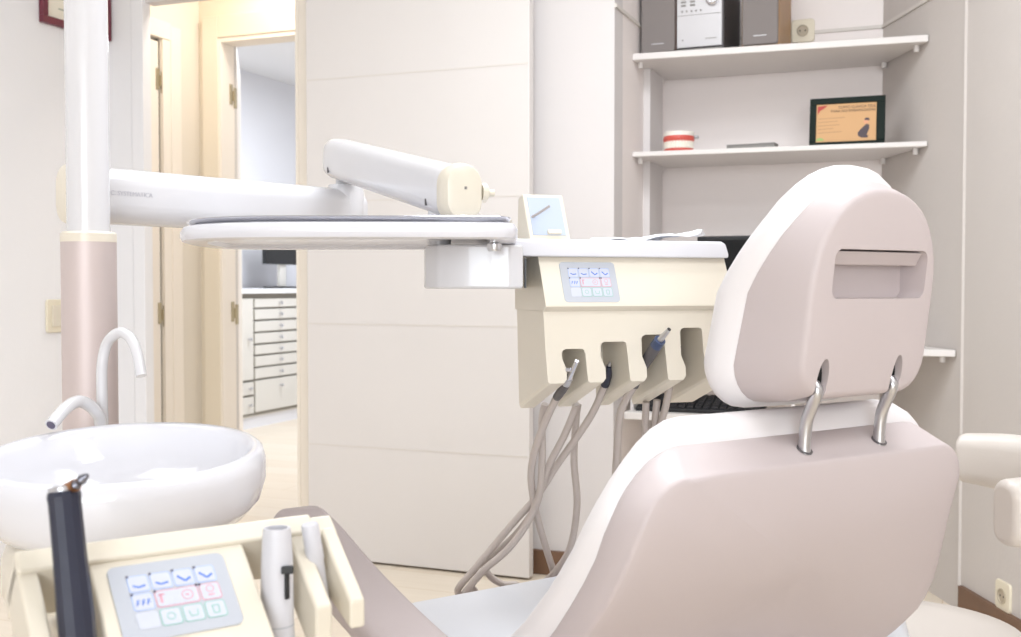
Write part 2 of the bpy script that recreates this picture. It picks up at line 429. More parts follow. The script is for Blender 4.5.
MB().lathe([(.023, 0), (.023, .012), (.018, .016), (0, .016)], 32, (.045, 0, .185), Matrix.Rotation(R(90), 3, 'X')).build('volume_knob', M['chrome'], t)
for z in (.05, .12, .19, .26): MB().lathe([(.004, 0), (.004, .002)], 10, (.083, .03, z), Matrix.Rotation(R(90), 3, 'Y')).build('case_screw', M['black'], t)
def speaker(x, w, label, wood):
    t = thing('speaker', label, 'speaker', (x, 3.875, 1.815))
    MB().bb(-w/2, w/2, 0, .30, .0, .29).build('cabinet', M[wood], t, bevel=.002)
    f = MB(); f.rings([[(q[0], y, q[1]+.149) for q in rrect(w-.006-k, .272-k, .008)] for y, k in ((0, 0), (-.010, 0), (-.014, .006))])
    f.build('grille', M['speaker'], t)
    MB().bb(-.022, .022, -.0155, -.0138, .042, .045).build('badge', M['silver'], t)
speaker(-.965, .128, 'grey fronted hi-fi speaker left of the silver hi-fi', 'wood_dark')
speaker(-.606, .128, 'grey fronted hi-fi speaker with a wooden side, right of the silver hi-fi', 'wood')
t = MB().tube([(-.545, 4.13, 1.87), (-.52, 4.10, 1.872), (-.497, 4.07, 1.86), (-.488, 4.05, 1.83), (-.488, 4.05, 1.818)], .003, 8).build('power_cord', M['black'])
tag(t, 'thin black cord curling beside the wooden speaker below the outlet', 'cord')
# tooth model
t = thing('tooth_model', 'red and white demonstration model of two jaws on the lower niche shelf', 'dental model', (-.892, 3.89, 1.47))
def arch(rx, ry, z0, z1, wid, n=112, bulge=0, w0=0, w1=0):
    mb = MB(); rs = []
    for i in range(n+1):
        a = R(-8 - 164*i/n)
        o = Vector((rx*math.cos(a), ry*math.sin(a), 0)); i_ = Vector(((rx-wid)*math.cos(a), (ry-wid)*math.sin(a), 0)); m_ = (o+i_)/2
        sc = abs(math.sin(14*PI*i/n)); za, zb = z0+w0*sc, z1+w1*sc
        rs.append([o+Vector((0, 0, za)), o*(1+bulge)+Vector((0, 0, (za+zb)/2)), o+Vector((0, 0, zb)), i_+Vector((0, 0, z1)), i_+Vector((0, 0, z0))])
    return mb.rings(rs)
arch(.052, .055, .0, .017, .03, bulge=.05, w1=-.004).build('lower_gum', M['gum'], t)
arch(.054, .057, .035, .059, .032, bulge=.06, w0=.006).build('upper_gum', M['gum'], t)
f = MB(); f.prism([(.055*math.cos(R(a)), .058*math.sin(R(a))) for a in range(-180, 1, 9)], .057, .074); f.build('plaster_base', M['plaster'], t, bevel=.003)
MB().bb(.03, .065, 0, .03, .052, .062).build('hinge', M['steel'], t, bevel=.002)
for z0, z1, nm in ((.014, .028, 'lower_teeth'), (.026, .041, 'upper_teeth')):
    f = MB()
    for i in range(14):
        a = R(-12 - 156*i/13); c = Vector((.050*math.cos(a), .053*math.sin(a), (z0+z1)/2))
        rt = Matrix.Rotation(a+PI/2, 3, 'Z')
        w = .0052
        f.rings([[c + rt @ Vector((q[0], q[1], dz)) for q in rrect(w*2*k, .008*k, .0018*k, 3)] for dz, k in ((-(z1-z0)/2, .8), (-(z1-z0)/4, 1), ((z1-z0)/4, 1), ((z1-z0)/2, .8))])
    f.build(nm, M['tooth'], t)
t = thing('flat_box', 'slim grey box lying flat in the middle of the lower niche shelf', 'box', (-.632, 3.88, 1.47), R(-4))
MB().bb(-.083, .083, -.03, .03, 0, .013).build('tray', M['grey'], t, bevel=.002)
MB().bb(-.084, .084, -.031, .031, .013, .018).build('lid', M['grey'], t, bevel=.002)
# orange poster in its frame, leaning back
t = thing('poster_frame', 'black framed orange poster leaning at the right end of the lower niche shelf', 'picture frame', (-.318, 3.875, 1.47), R(1))
L_ = Matrix.Rotation(R(-12), 3, 'X')
def lean(mb): mb.v = [L_ @ q for q in mb.v]; return mb
fw, fh, b_ = .245, .172, .022
f = MB().bb(-fw/2, fw/2, 0, .016, 0, b_*.7).bb(-fw/2, fw/2, 0, .016, fh-b_, fh).bb(-fw/2, -fw/2+b_, 0, .016, b_*.7, fh-b_).bb(fw/2-b_-.006, fw/2, 0, .016, b_*.7, fh-b_)
lean(f).build('frame', M['frame_g'], t, bevel=.002)
pw0, pw1, pz0, pz1 = -fw/2+b_, fw/2-b_-.006, b_*.7, fh-b_
f = MB().bb(pw0, pw1, .004, .010, pz0, pz1)
yy = .0036
def flat(mb, poly): mb.add([(p[0], yy, p[1]) for p in poly], [tuple(range(len(poly)))])
f.cur = 1; flat(f, [(pw0+.004, pz1-.006), (pw0+.036, pz1-.004), (pw0+.028, pz1-.012), (pw0+.012, pz1-.022), (pw0+.004, pz1-.036)])
f.cur = 2; flat(f, [(pw0+.013+.013*math.cos(R(a)), pz0+.006+.010*math.sin(R(a))) for a in range(0, 181, 15)])
f.cur = 3
for k, wd in enumerate((.088, .064, .07, .05, .078)): flat(f, [(pw0+.006, pz1-.050-.0125*k), (pw0+.006+wd, pz1-.048-.0125*k), (pw0+.006+wd, pz1-.0505-.0125*k), (pw0+.006, pz1-.0525-.0125*k)])
cx_, cz_ = pw1-.036, pz0+.014
f.cur = 5; flat(f, [(cx_-.022, cz_+.004), (cx_-.012, cz_-.003), (cx_+.008, cz_-.004), (cx_+.011, cz_+.002), (cx_+.006, cz_+.008), (cx_+.014, cz_+.028), (cx_+.013, cz_+.042), (cx_+.004, cz_+.045), (cx_-.004, cz_+.037), (cx_-.016, cz_+.025), (cx_-.023, cz_+.015)])
f.cur = 4; flat(f, [(cx_+.003+.008*math.cos(R(a)), cz_+.054+.009*math.sin(R(a))) for a in range(0, 360, 24)])
yy = .0034
f.cur = 5; flat(f, [(cx_+.006+.0085*math.cos(R(a)), cz_+.060+.0065*math.sin(R(a))) for a in range(-30, 200, 20)])
lean(f).build('poster', [M['poster'], M['pred'], M['pgreen'], M['ink_pale'], M['skin'], M['dress']], t)
for body, zz, xx in (('COMO CLINICA TELE', pz1-.017, pw1-.003), ('PARA NO EMBARAZADAS', pz1-.030, pw1-.003)):
    mt = L_.to_4x4() @ frame_mtx((xx, .0030, zz), (1, 0, 0), (0, 0, 1))
    text('heading', body, .0125, M['ink'], t, mt, world=False, align='RIGHT')

# ================================================================== ROOM BEYOND: drawer cabinet
CX = -4.47
t = thing('drawer_cabinet', 'pale drawer cabinet seen through the far doorway', 'cabinet', (CX, 6.6, 0))
f = MB().bb(-.42, -.02, -.75, 1.5, .08, .94); f.cur = 1; f.bb(-.021, -.018, -.75, 1.5, .09, .94)
f.build('carcass', [M['cabinet'], M['cab_gap']], t)
MB().bb(-.40, -.03, -.75, 1.5, 0, .08).build('plinth', M['white_back'], t)
zs = [.910, .836, .752, .668, .585, .507, .424, .338, .105]
def dknob(p, y, z): MB().lathe([(.005, 0), (.005, .012), (.013, .018), (.011, .026), (0, .028)], 14, (0, y, z), Matrix.Rotation(R(90), 3, 'Y')).build('knob', M['chrome'], p)
for j, (ya, yb) in enumerate(((-.14, .46), (.48, 1.08))):
    for z1, z0 in zip(zs, zs[1:]):
        d = MB().bb(-.018, 0, ya, yb, z0+.007, z1-.007).build('drawer', M['cabinet'], t, bevel=.003)
        dknob(d, (ya+yb)/2, (z0+z1)/2 if z1-z0 < .15 else z1-.06)
for z0, z1 in ((.34, .91), (.235, .33), (.105, .228)):
    d = MB().bb(-.018, 0, -.74, -.16, z0+.004, z1-.004).build('door' if z0 == .34 else 'drawer', M['cabinet'], t, bevel=.003)
    dknob(d, -.22, (z0+z1)/2)
c = MB().bb(-.43, .02, -.75, 1.5, .94, .975).build('worktop', M['counter'], t, bevel=.004)
t = thing('desk_monitor', 'black monitor standing on the drawer cabinet in the far room', 'monitor', (CX-.2, 7.12, .975))
MB().bb(-.02, .02, -.25, .25, .18, .5).build('housing', M['black'], t, bevel=.006)
MB().bb(-.03, .0, -.04, .04, .014, .2).build('stand', M['cabinet'], t, bevel=.004)
MB().bb(-.09, .09, -.14, .14, 0, .014).build('foot', M['black'], t, bevel=.004)

# ================================================================== SUPPORT POLE AND ARMS
P0 = W(-.6125, 1.60)
t = thing('support_pole', 'tall white tubular pole rising from a mauve metal sleeve behind the spittoon bowl', 'pole', P0)
zc = 1.074
MB().lathe([(.0385, 0), (.0385, zc-.012)], 48).build('sleeve', M['sleeve'], t)
MB().lathe([(.0388, zc-.012), (.0388, zc), (.036, zc+.003), (.03, zc+.003)], 48).build('collar', M['cream'], t)
MB().lathe([(.0298, zc), (.0298, 1.95), (.027, 1.965), (0, 1.965)], 48).build('upper_tube', M['arm_white'], t)
MB().lathe([(.075, 0), (.075, .02), (.065, .03), (.045, .04), (.0385, .05)], 48).build('foot_plate', M['cream'], t, bevel=.003)

def arm_loft(a, b, w, h, r, steps=((0, .86), (.012, .96), (.03, 1.0)), n=7):
    a, b = Vector(a), Vector(b); ax = (b-a); L = ax.length; ax.normalize()
    side = ax.cross(Vector((0, 0, 1))).normalized(); up = side.cross(ax).normalized()
    rs = []
    def ring(s, k): return [a + ax*s + side*(q[0]) + up*(q[1]) for q in rrect(w*k, h*k, r*k, n)]
    for s, k in steps: rs.append(ring(s, k))
    for s, k in reversed(steps): rs.append(ring(L-s, k))
    return MB().rings(rs), a, ax, side, up, L
a1 = W(-.6434-.638*.022, 1.68-.77*.022, 1.137); b1 = W(-.3121+.02, 2.08+.025, 1.137)
t = thing('swivel_arm', 'long white horizontal arm running from the pole towards the open door leaf', 'arm', W(-.6145, 1.715, 1.09))
mb, a, ax, side, up, L = arm_loft(a1, b1, .066, .087, .030)
mb.build('arm_body', M['arm_white'], t, world=True)
cap = MB(); cap.rings([[a + ax*s + side*q[0] + up*q[1] for q in rrect(.066*k, .094*k, .03*k, 8)] for s, k in ((-.016, .75), (-.013, .92), (-.004, 1.0), (.012, 1.0))])
cap.build('end_cap', M['cream'], t, world=True)
MB().lathe([(.004, 0), (.004, .003)], 10, a-ax*.018+side*.012, ax.to_track_quat('Z', 'Y').to_matrix()).build('cap_screw', M['grey'], t, world=True)
jp = W(-.3121, 2.08)
MB().lathe([(.034, 1.097), (.036, 1.10), (.036, 1.176), (.030, 1.188), (.017, 1.190), (.017, 1.212)], 32, (jp.x, jp.y, 0)).build('elbow_joint', M['arm_white'], t, world=True)
tm = frame_mtx(a + ax*.040 + side*.0333 + up*.000, ax, up)
text('lettering', 'C. SYSTEMATICA', .0096, M['text_grey'], t, tm)

t = thing('spring_arm', 'glossy white spring arm sloping down from the elbow to a cream end cap', 'arm', W(-.3121, 2.08, 1.2))
a2 = W(-.331, 2.09, 1.241); b2 = W(-.074, 1.571, 1.131)
mb, a, ax, side, up, L = arm_loft(a2, b2, .058, .074, .022)
mb.build('arm_body', M['arm_white'], t, world=True)
cap = MB(); e0 = a2 + ax*(L-.006)
zc_ = Vector((0, 0, 1)); hx = Vector((ax.x, ax.y, 0)).normalized(); hs = hx.cross(zc_)
cap.rings([[e0 + hx*s + hs*q[0] + zc_*(q[1]-.002) for q in rrect(.061*k, .086-.061*(1-k), .0304*k, 8)] for s, k in ((-.004, .97), (0, 1), (.012, 1.0), (.022, .95), (.028, .84), (.031, .6))])
cap.build('end_cap', M['cream2'], t, world=True)
q = e0+hx*.0315
MB().box(q+zc_*.004, (.003, .003, .004)).build('cap_screw', M['grey'], t, world=True)
sd = -hs if hs.dot(W(1, 0)) < 0 else hs
kp = e0 + hx*.012 + sd*.0305
rotk = sd.to_track_quat('Z', 'Y').to_matrix()
MB().lathe([(.014, 0), (.014, .008), (.010, .011), (.005, .012), (.005, .022), (0, .023)], 20, kp, rotk).build('brake_knob', M['cream2'], t, world=True)
for s_ in (.05, L-.05):
    p_ = a2 + ax*s_ - up*.02
    sd2 = side if side.dot(W(0, -1)) > 0 else -side
    MB().box(p_ + sd2*.029, (.002, .003, .010)).build('slot_mark', M['dgrey'], t, world=True)
vp = W(-.105, 1.63)
MB().lathe([(.017, 1.046), (.017, 1.13)], 28, (vp.x, vp.y, 0)).build('pivot_post', M['arm_white'], t, world=True)

# ================================================================== TRAY
def smooth_poly(pts, n=6):
    p = [Vector((q[0], q[1], 0)) for q in pts]; o = []; m = len(p)
    for i in range(m):
        a, b, c, d = p[i-1], p[i], p[(i+1) % m], p[(i+2) % m]
        for k in range(n):
            t_ = k/n
            o.append(.5*((2*b)+(c-a)*t_+(2*a-5*b+4*c-d)*t_*t_+(3*b-a-3*c+d)*t_**3))
    return o
TP = [(.0, 1.425), (-.02, 1.415), (-.10, 1.408), (-.20, 1.403), (-.30, 1.405), (-.37, 1.425), (-.43, 1.475), (-.465, 1.55), (-.485, 1.64), (-.489, 1.74), (-.486, 1.80), (-.46, 1.84), (-.40, 1.86), (-.30, 1.865), (-.15, 1.868), (-.05, 1.865), (-.01, 1.84), (.006, 1.78), (.010, 1.65), (.010, 1.52), (.008, 1.45)]
tp = smooth_poly(TP, 5)
def tray_rings(levels):
    c = Vector((-.25, 1.64, 0)); rs = []
    for k, z in levels:
        ring = []
        for q in tp:
            v = q - c; L0 = v.length; v = v*((L0+k)/L0) + c
            ring.append(W(v.x, v.y, z))
        rs.append(ring)
    return MB().rings(rs)
t = thing('tray_table', 'wide white tray table with rounded corners held out left of the cream instrument unit', 'tray table', W(-.25, 1.64, 1.058))
tray_rings(((-.045, 1.066), (-.038, 1.060), (-.012, 1.059), (-.003, 1.0615), (0, 1.067), (0, 1.074), (-.004, 1.080), (-.012, 1.082), (-.03, 1.082))).build('table_plate', M['whiteplastic'], t, world=True)
kp = W(-.022, 1.50)
MB().lathe([(.009, 1.046), (.010, 1.049), (.010, 1.056), (.006, 1.058), (.006, 1.063)], 18, (kp.x, kp.y, 0)).build('clamp_screw', M['steel'], t, world=True)
t = thing('instrument_tray', 'thin polished steel tray lying on the white tray table', 'tray', W(-.25, 1.64, 1.083))
tray_rings(((-.03, 1.0826), (-.017, 1.0826), (-.012, 1.0855), (-.009, 1.0885), (-.011, 1.0895), (-.015, 1.088), (-.022, 1.085), (-.035, 1.0845))).build('tray_sheet', M['chrome'], t, world=True)

# ================================================================== INSTRUMENT UNIT
UB = 72
UO = W(.0741, 1.7037)
U = thing('instrument_unit', 'cream dentist instrument unit with control panel and row of handpiece holders', 'dental unit', UO, heading(UB))
hs_ = MB()
hs_.prism([(.0047, 1.045), (-.031, .970), (-.0315, .967), (-.020, .960), (.118, .960), (.118, 1.045)], -.032, .290, 'x')
arms = [(-.028, .003), (.0375, .0675), (.108, .137), (.173, .2045), (.240, .290)]
tops = [.902, .912, .922, .932]
comb = [(-.032, .960), (-.0305, .90), (-.028, .853), (-.025, .850)]
for i, (xl, xr) in enumerate(arms):
    comb += [(xr-.005, .850), (xr, .856), (xr, .871), (xr-.0035, .880), (xr-.007, .889)]
    if i < 4:
        zt = tops[i]; xn = arms[i+1][0]
        comb += [(xr-.007, zt-.006), (xr-.005, zt-.002), (xr, zt), (xn-.009, zt), (xn-.005, zt-.002), (xn-.004, zt-.007), (xn-.003, .895), (xn, .853), (xn+.003, .850)]
    else: comb[-5:] = [(xr-.002, .850), (xr, .853)]
comb += [(.290, .960)]
F = [Vector((x, -.020-(.960-z)*.1, z)) for x, z in comb]
B = [Vector((x, .108, z if z > .893 else .798 + (z-.85)*2.2)) for x, z in comb]
hs_.rings([F, B])
hs_.bb(-.02, .285, .072, .110, .845, .936)
hs_.build('housing', M['cream'], U, bevel=.0025, seg=2, angle=28)
# round hollows above the holders
lid = MB(); T_ = []
for z, k in ((1.0435, 0), (1.050, 0), (1.066, -.004), (1.0705, -.010)):
    T_.append([(-.085 , -.010-k*.3, z), (.291+k*1.2, -.010-k*.3, z), (.291+k*1.2, .16+k, z), (-.085, .16+k, z)])
lid.rings(T_); lid.build('lid', M['whiteplastic'], U, bevel=.003)
# swivel bracket left of the housing
sb = MB()
pl = []
for q in ((.0, 1.585), (.018, 1.60), (.021, 1.76), (-.09, 1.78), (-.125, 1.74), (-.131, 1.67), (-.125, 1.62), (-.105, 1.592), (-.085, 1.585)): pl.append(W(q[0], q[1]))
sb.rings([[(q.x, q.y, z) for q in pl] for z in (.9945, 1.0585)])
sb.build('swivel_bracket', M['arm_white'], U, bevel=.004, world=True)
sb = MB().box(W(.0225, 1.68, 1.018), (.003, .07, .045), Matrix.Rotation(YAW, 3, 'Z')); sb.build('bracket_gap_strip', M['black'], U, world=True)  # black strip paints the dark gap between bracket and housing

def membrane(parent, P, world=True):
    """keypad film; P(x, s) gives the point on the plate, h above it"""
    mb = MB()
    def quad(x0, x1, s0, s1, h, m):
        mb.cur = m; mb.add([P(x0, s0, h), P(x1, s0, h), P(x1, s1, h), P(x0, s1, h)], [(0, 3, 2, 1)])
    def rr(x0, x1, s0, s1, r, h, m):
        mb.cur = m; pts = rrect(x1-x0, s1-s0, r, 4, (x0+x1)/2, (s0+s1)/2)
        mb.add([P(p[0], p[1], h) for p in pts], [tuple(range(len(pts)))])
    def line(pts, w, h, m):
        mb.cur = m
        for (xa, sa), (xb, sb_) in zip(pts, pts[1:]):
            d = Vector((xb-xa, sb_-sa)); d.normalize(); nx, ny = -d.y*w/2, d.x*w/2
            mb.add([P(xa+nx, sa+ny, h), P(xb+nx, sb_+ny, h), P(xb-nx, sb_-ny, h), P(xa-nx, sa-ny, h)], [(0, 1, 2, 3)])
    pts = rrect(.092, .068, .006, 5, .046, .034); mb.cur = 0
    mb.rings([[P(p[0], p[1], h) for p in pts] for h in (-.001, .0012)])
    cw, ch = .0175, .0165; x0, s0 = .012, .010
    def cell(i, j, span, col, fill):
        a, b = x0+i*cw, s0+j*ch
        rr(a+.0006, a+cw*span-.0006, b+.0006, b+ch-.0006, .0025, .0014, col)
        rr(a+.0015, a+cw*span-.0015, b+.0015, b+ch-.0015, .002, .0016, fill)
    for i in range(4):
        cell(i, 0, 1, 3, 1); a, b = x0+i*cw, s0
        if i < 2: line([(a+.004, b+.0095), (a+.008, b+.0115), (a+.0135, b+.0105)], .0016, .0018, 2)
        else: line([(a+.004, b+.0065), (a+.0095, b+.0120), (a+.0140, b+.0090)], .0018, .0018, 2)
    cell(0, 1, 1, 3, 1); cell(1, 1, 2, 4, 1); cell(3, 1, 1, 4, 1)
    cell(0, 2, 1, 1, 1)
    for i in (1, 2, 3): cell(i, 2, 1, 5, 1)
    def ringm(cx_, cy_, r, m):
        line([(cx_+r*math.cos(R(a)), cy_+r*math.sin(R(a))) for a in range(0, 361, 30)], .0008, .0018, m)
    b1_ = s0+ch; b2_ = s0+2*ch
    line([(x0+cw+.005, b1_+.004), (x0+cw+.005, b1_+.012)], .002, .0018, 4); line([(x0+cw+.0035, b1_+.0045), (x0+cw+.008, b1_+.0045)], .0016, .0018, 4)
    ringm(x0+2.45*cw, b1_+.008, .0042, 4); line([(x0+2.37*cw, b1_+.008), (x0+2.53*cw, b1_+.008)], .0014, .0018, 4)
    ringm(x0+3.5*cw, b1_+.006, .003, 4); line([(x0+3.35*cw, b1_+.0115), (x0+3.65*cw, b1_+.0115)], .0014, .0018, 4)
    ringm(x0+1.5*cw, b2_+.008, .003, 5); line([(x0+2.3*cw, b2_+.006), (x0+2.35*cw, b2_+.011), (x0+2.65*cw, b2_+.011), (x0+2.7*cw, b2_+.006)], .001, .0018, 5)
    line([(x0+3.35*cw, b2_+.005), (x0+3.65*cw, b2_+.005), (x0+3.62*cw, b2_+.012), (x0+3.38*cw, b2_+.012), (x0+3.35*cw, b2_+.005)], .001, .0018, 5)
    for i in range(4): quad(x0+i*cw+.0004, x0+i*cw+.0024, s0, s0+.002, .0019, 6)
    for i in (0, 1, 2.85, 3): quad(x0+i*cw+.0004, x0+i*cw+.0024, b1_, b1_+.002, .0019, 6)
    # letters on the lower left blue key
    a, b = x0+.0035, b1_+.0115
    for dx in (0, .0042, .0080):
        line([(a+dx, b), (a+dx+.0012, b-.005), (a+dx+.003, b-.0045)], .0009, .0018, 2)
        line([(a+dx+.0003, b-.0022), (a+dx+.0026, b-.0026)], .0008, .0018, 2)
    return mb.build('control_panel', [M['membrane'], M['key'], M['blue'], M['blue_pale'], M['red'], M['green'], M['ledk']], parent, smooth=False)
tp_ = R(65)
def PU(x, s, h): return Vector((x, -s*math.cos(tp_) - h*math.sin(tp_), 1.035 - s*math.sin(tp_) + h*math.cos(tp_)))
membrane(U, PU)

# viewer box and film on the lid
BX = thing('viewer_box', 'small white box with pale blue face and grey peg on the unit lid', 'viewer box', W(.066, 1.80, 1.0705), heading(70))
TB = R(25); HB = .088
def PV(x, h, o): return Vector((x, h*math.sin(TB) - o*math.cos(TB), h*math.cos(TB) + o*math.sin(TB)))
f = MB(); f.prism([(0, 0), (HB*math.sin(TB), HB*math.cos(TB)), (HB*math.sin(TB)+.020, HB*math.cos(TB)-.006), (.062, 0)], -.036, .036, 'x')
f.build('case', M['cream2'], BX, bevel=.002)
def slab_v(x0, x1, h0, h1, o0, o1):
    return MB().add([PV(x, h, o) for x in (x0, x1) for h in (h0, h1) for o in (o0, o1)], [(0,1,3,2),(4,6,7,5),(0,4,5,1),(2,3,7,6),(0,2,6,4),(1,5,7,3)])
slab_v(-.029, .029, .012, .082, -.001, .001).build('face', M['screen_blue'], BX, bevel=.0004)
slab_v(-.004, .020, .013, .020, 0, .006).build('clip', M['cream2'], BX, bevel=.001)
MB().tube([PV(-.026, .045, 0), PV(-.016, .047, .014), PV(-.004, .051, .028)], .0022, 8).build('peg', M['peg'], BX)
fm = MB(); nx, ny = 26, 8; vs = []; fs = []
for j in range(ny+1):
    for i in range(nx+1):
        u_, v_ = i/nx, j/ny
        z = 1.0715 + .006*abs(math.sin(7*u_+3*v_))*(.3+u_) + .012*max(0, u_-.45)**1.0*1.6*(1-.35*abs(v_-.4)) + .004*abs(math.sin(15*u_*v_+4*v_)) + random.uniform(0, .0012)
        p = W(.128 + .190*u_ + .015*v_, 1.79 + .03*u_ + .075*v_*(1-.5*u_)+.02*u_, z); vs.append(p)
for j in range(ny):
    for i in range(nx):
        a = j*(nx+1)+i; fs.append((a, a+1, a+nx+2, a+nx+1))
fm.add(vs, fs)
fo = fm.build('plastic_film', [M['paper'], M['blue_pale']]); sm_ = fo.modifiers.new('thick', 'SOLIDIFY'); sm_.thickness = .0006
for p in fo.data.polygons:
    c = p.center
    i = p.index % nx; j = p.index//nx
    if 12 <= i <= 14 and 1 <= j <= 2: p.material_index = 1
tag(fo, 'crumpled translucent film wrapper lying on the white unit lid', 'wrapper')

# hoses and handpieces ------------------------------------------------
def px_path(lst): return [W(*q) for q in lst]
SLX = [.021, .088, .155, .222]
def ul(x, y, z):                    # unit-local to world
    return MW[U.name] @ Vector((x, y, z))
def vis(x, y, d):                   # room point seen under the given direction at distance d (survey notes)
    ff = 1100.; pit = math.atan(33.5/1100)
    rx, ry = (x-510.5)/ff, (318.5-y)/ff
    fd = math.cos(pit) + ry*math.sin(pit); fz = -math.sin(pit) + ry*math.cos(pit)
    return W(rx/fd*d, d, 1 + fz/fd*d)
def hose(parent, pts, r=.0062):
    e = pts[-1]; k = len(parent.children)+.37*e.length
    pts = pts + [W(-.05+.012*math.sin(5*k), 2.20, .28), W(-.03+.02*math.sin(9*k), 2.28, .06), W(.08, 2.35+.03*math.sin(7*k), .0075), W(.22, 2.42+.03*math.sin(3*k), .0075)]
    return MB().tube(pts, r, 12, 10).build('hose', M['hose'], parent, world=True)
HG = 'dental handpieces hanging in the cream unit'
def hp(name, label, loc): return thing(name, label, 'dental handpiece', loc)
# 1: silver angled handpiece in the first holder
h = hp('dental_handpiece', 'silver angled handpiece in the leftmost holder of the cream instrument unit', ul(.016, -.01, .86))
p0, p1 = vis(577, 361, 1.665), vis(569, 378, 1.69)
MB().tube([p0, p0.lerp(p1, .3), p1], [.0036, .0036, .0042, .0058], 14, 5).build('neck', M['chrome'], h, world=True)
MB().tube([p1, vis(566, 384, 1.70)], [.0066, .0072], 14, 0).build('collar', M['steel'], h, world=True)
MB().box(p1.lerp(p0, .5)+Vector((-.006, -.003, 0)), (.008, .006, .006)).build('spray_nozzle', M['chrome'], h, bevel=.001, world=True)
MB().tube([vis(566, 384, 1.70), vis(562, 390, 1.72), vis(557, 397, 1.75)], [.0068, .0072, .0068], 14, 5).build('handle', M['dgrey'], h, world=True)
hose(h, [vis(557, 397, 1.75), vis(546, 420, 1.79), vis(535, 450, 1.82), vis(531, 478, 1.85), vis(536, 512, 1.88), vis(546, 548, 1.92), vis(554, 576, 1.95), vis(553, 600, 1.97)])
# 2
h = hp('dental_handpiece', 'dark handpiece sunk in the second holder of the cream instrument unit', ul(.085, .02, .86))
MB().tube([vis(609, 366, 1.745), vis(608, 375, 1.765), vis(605, 385, 1.785)], [.004, .0066, .007], 14, 5).build('handle', M['navy'], h, world=True)
MB().tube([vis(610, 362, 1.743), vis(609, 366, 1.745)], [.002, .003], 10, 0).build('tip', M['steel'], h, world=True)
hose(h, [vis(605, 385, 1.785), vis(593, 412, 1.81), vis(577, 437, 1.83), vis(557, 465, 1.86), vis(537, 496, 1.88), vis(514, 522, 1.89), vis(492, 548, 1.90), vis(472, 572, 1.90), vis(460, 586, 1.905), vis(458, 592, 1.92), vis(462, 596, 1.94), vis(474, 590, 1.95)])
# 3: black handpiece with steel nose standing out of the third holder
h = hp('dental_handpiece', 'black handpiece with steel nose and blue ring sticking up from the third holder', ul(.155, -.02, .87))
p0, p1, p2, p3 = vis(669, 329.5, 1.685), vis(660, 340, 1.70), vis(656, 346, 1.71), vis(641, 369, 1.75)
MB().tube([p0, p1], [.0033, .0052], 16, 0).build('nose', M['steel'], h, world=True)
MB().tube([p0+(p0-p1).normalized()*.0012, p0-(p0-p1).normalized()*.0015], [.0030, .0034], 14, 0).build('tip', M['black'], h, world=True)
MB().tube([p1, p2], [.0092, .0096], 20, 0).build('collar', M['collar_blue'], h, world=True)
MB().tube([p2, p2.lerp(p3, .5), p3, vis(634, 386, 1.77)], [.0095, .0092, .009, .0075], 18, 4).build('handle', M['dgrey'], h, world=True)
hose(h, [vis(634, 386, 1.77), vis(626, 400, 1.79), vis(620, 415, 1.80), vis(617, 450, 1.82), vis(614, 500, 1.85), vis(610, 560, 1.9)])
# 4 and 5 hidden higher up: only their hoses show
h = hp('dental_handpiece', 'handpiece mostly hidden behind the headrest in the rightmost holder', ul(.225, .01, .86))
MB().tube([ul(.222, .03, .90), ul(.222, .04, .88), ul(.220, .05, .855)], [.004, .0062, .0066], 14, 5).build('handle', M['dgrey'], h, world=True)
hose(h, [ul(.220, .05, .855), vis(666, 405, 1.83), vis(658, 440, 1.85), vis(652, 520, 1.9)])
for pts in (
    [vis(576, 404, 1.82), vis(574, 412, 1.83), vis(564, 436, 1.84), vis(549, 465, 1.85), vis(540, 490, 1.86), vis(529, 520, 1.87), vis(508, 549, 1.875), vis(484, 570, 1.88), vis(469, 588, 1.885), vis(466, 596, 1.90), vis(470, 602, 1.93)],
    [vis(578, 404, 1.84), vis(576, 420, 1.845), vis(574, 461, 1.87), vis(577, 505, 1.89), vis(570, 548, 1.91), vis(555, 572, 1.93), vis(541, 584, 1.95), vis(525, 592, 1.97)],
    [vis(545, 404, 1.82), vis(542, 420, 1.83), vis(542, 460, 1.84), vis(538, 500, 1.86), vis(520, 530, 1.89), vis(496, 552, 1.92), vis(483, 563, 1.93), vis(490, 576, 1.95), vis(502, 584, 1.96), vis(518, 591, 1.98)],
    [vis(646, 402, 1.84), vis(645, 425, 1.85), vis(640, 500, 1.9)],
    [vis(657, 400, 1.84), vis(655, 425, 1.85), vis(652, 500, 1.9)],
):
    e_ = pts[-1]; k_ = .37*e_.length
    pts = pts + [W(-.05+.012*math.sin(5*k_), 2.20, .28), W(-.03+.02*math.sin(9*k_), 2.28, .06), W(.08, 2.35+.03*math.sin(7*k_), .0075), W(.22, 2.42+.03*math.sin(3*k_), .0075)]
    tag(MB().tube(pts, .0062, 12, 10).build('supply_hose', M['hose']), 'grey hose with no visible handpiece hanging from below the cream instrument unit', 'hose', 'grey hoses below the instrument unit')

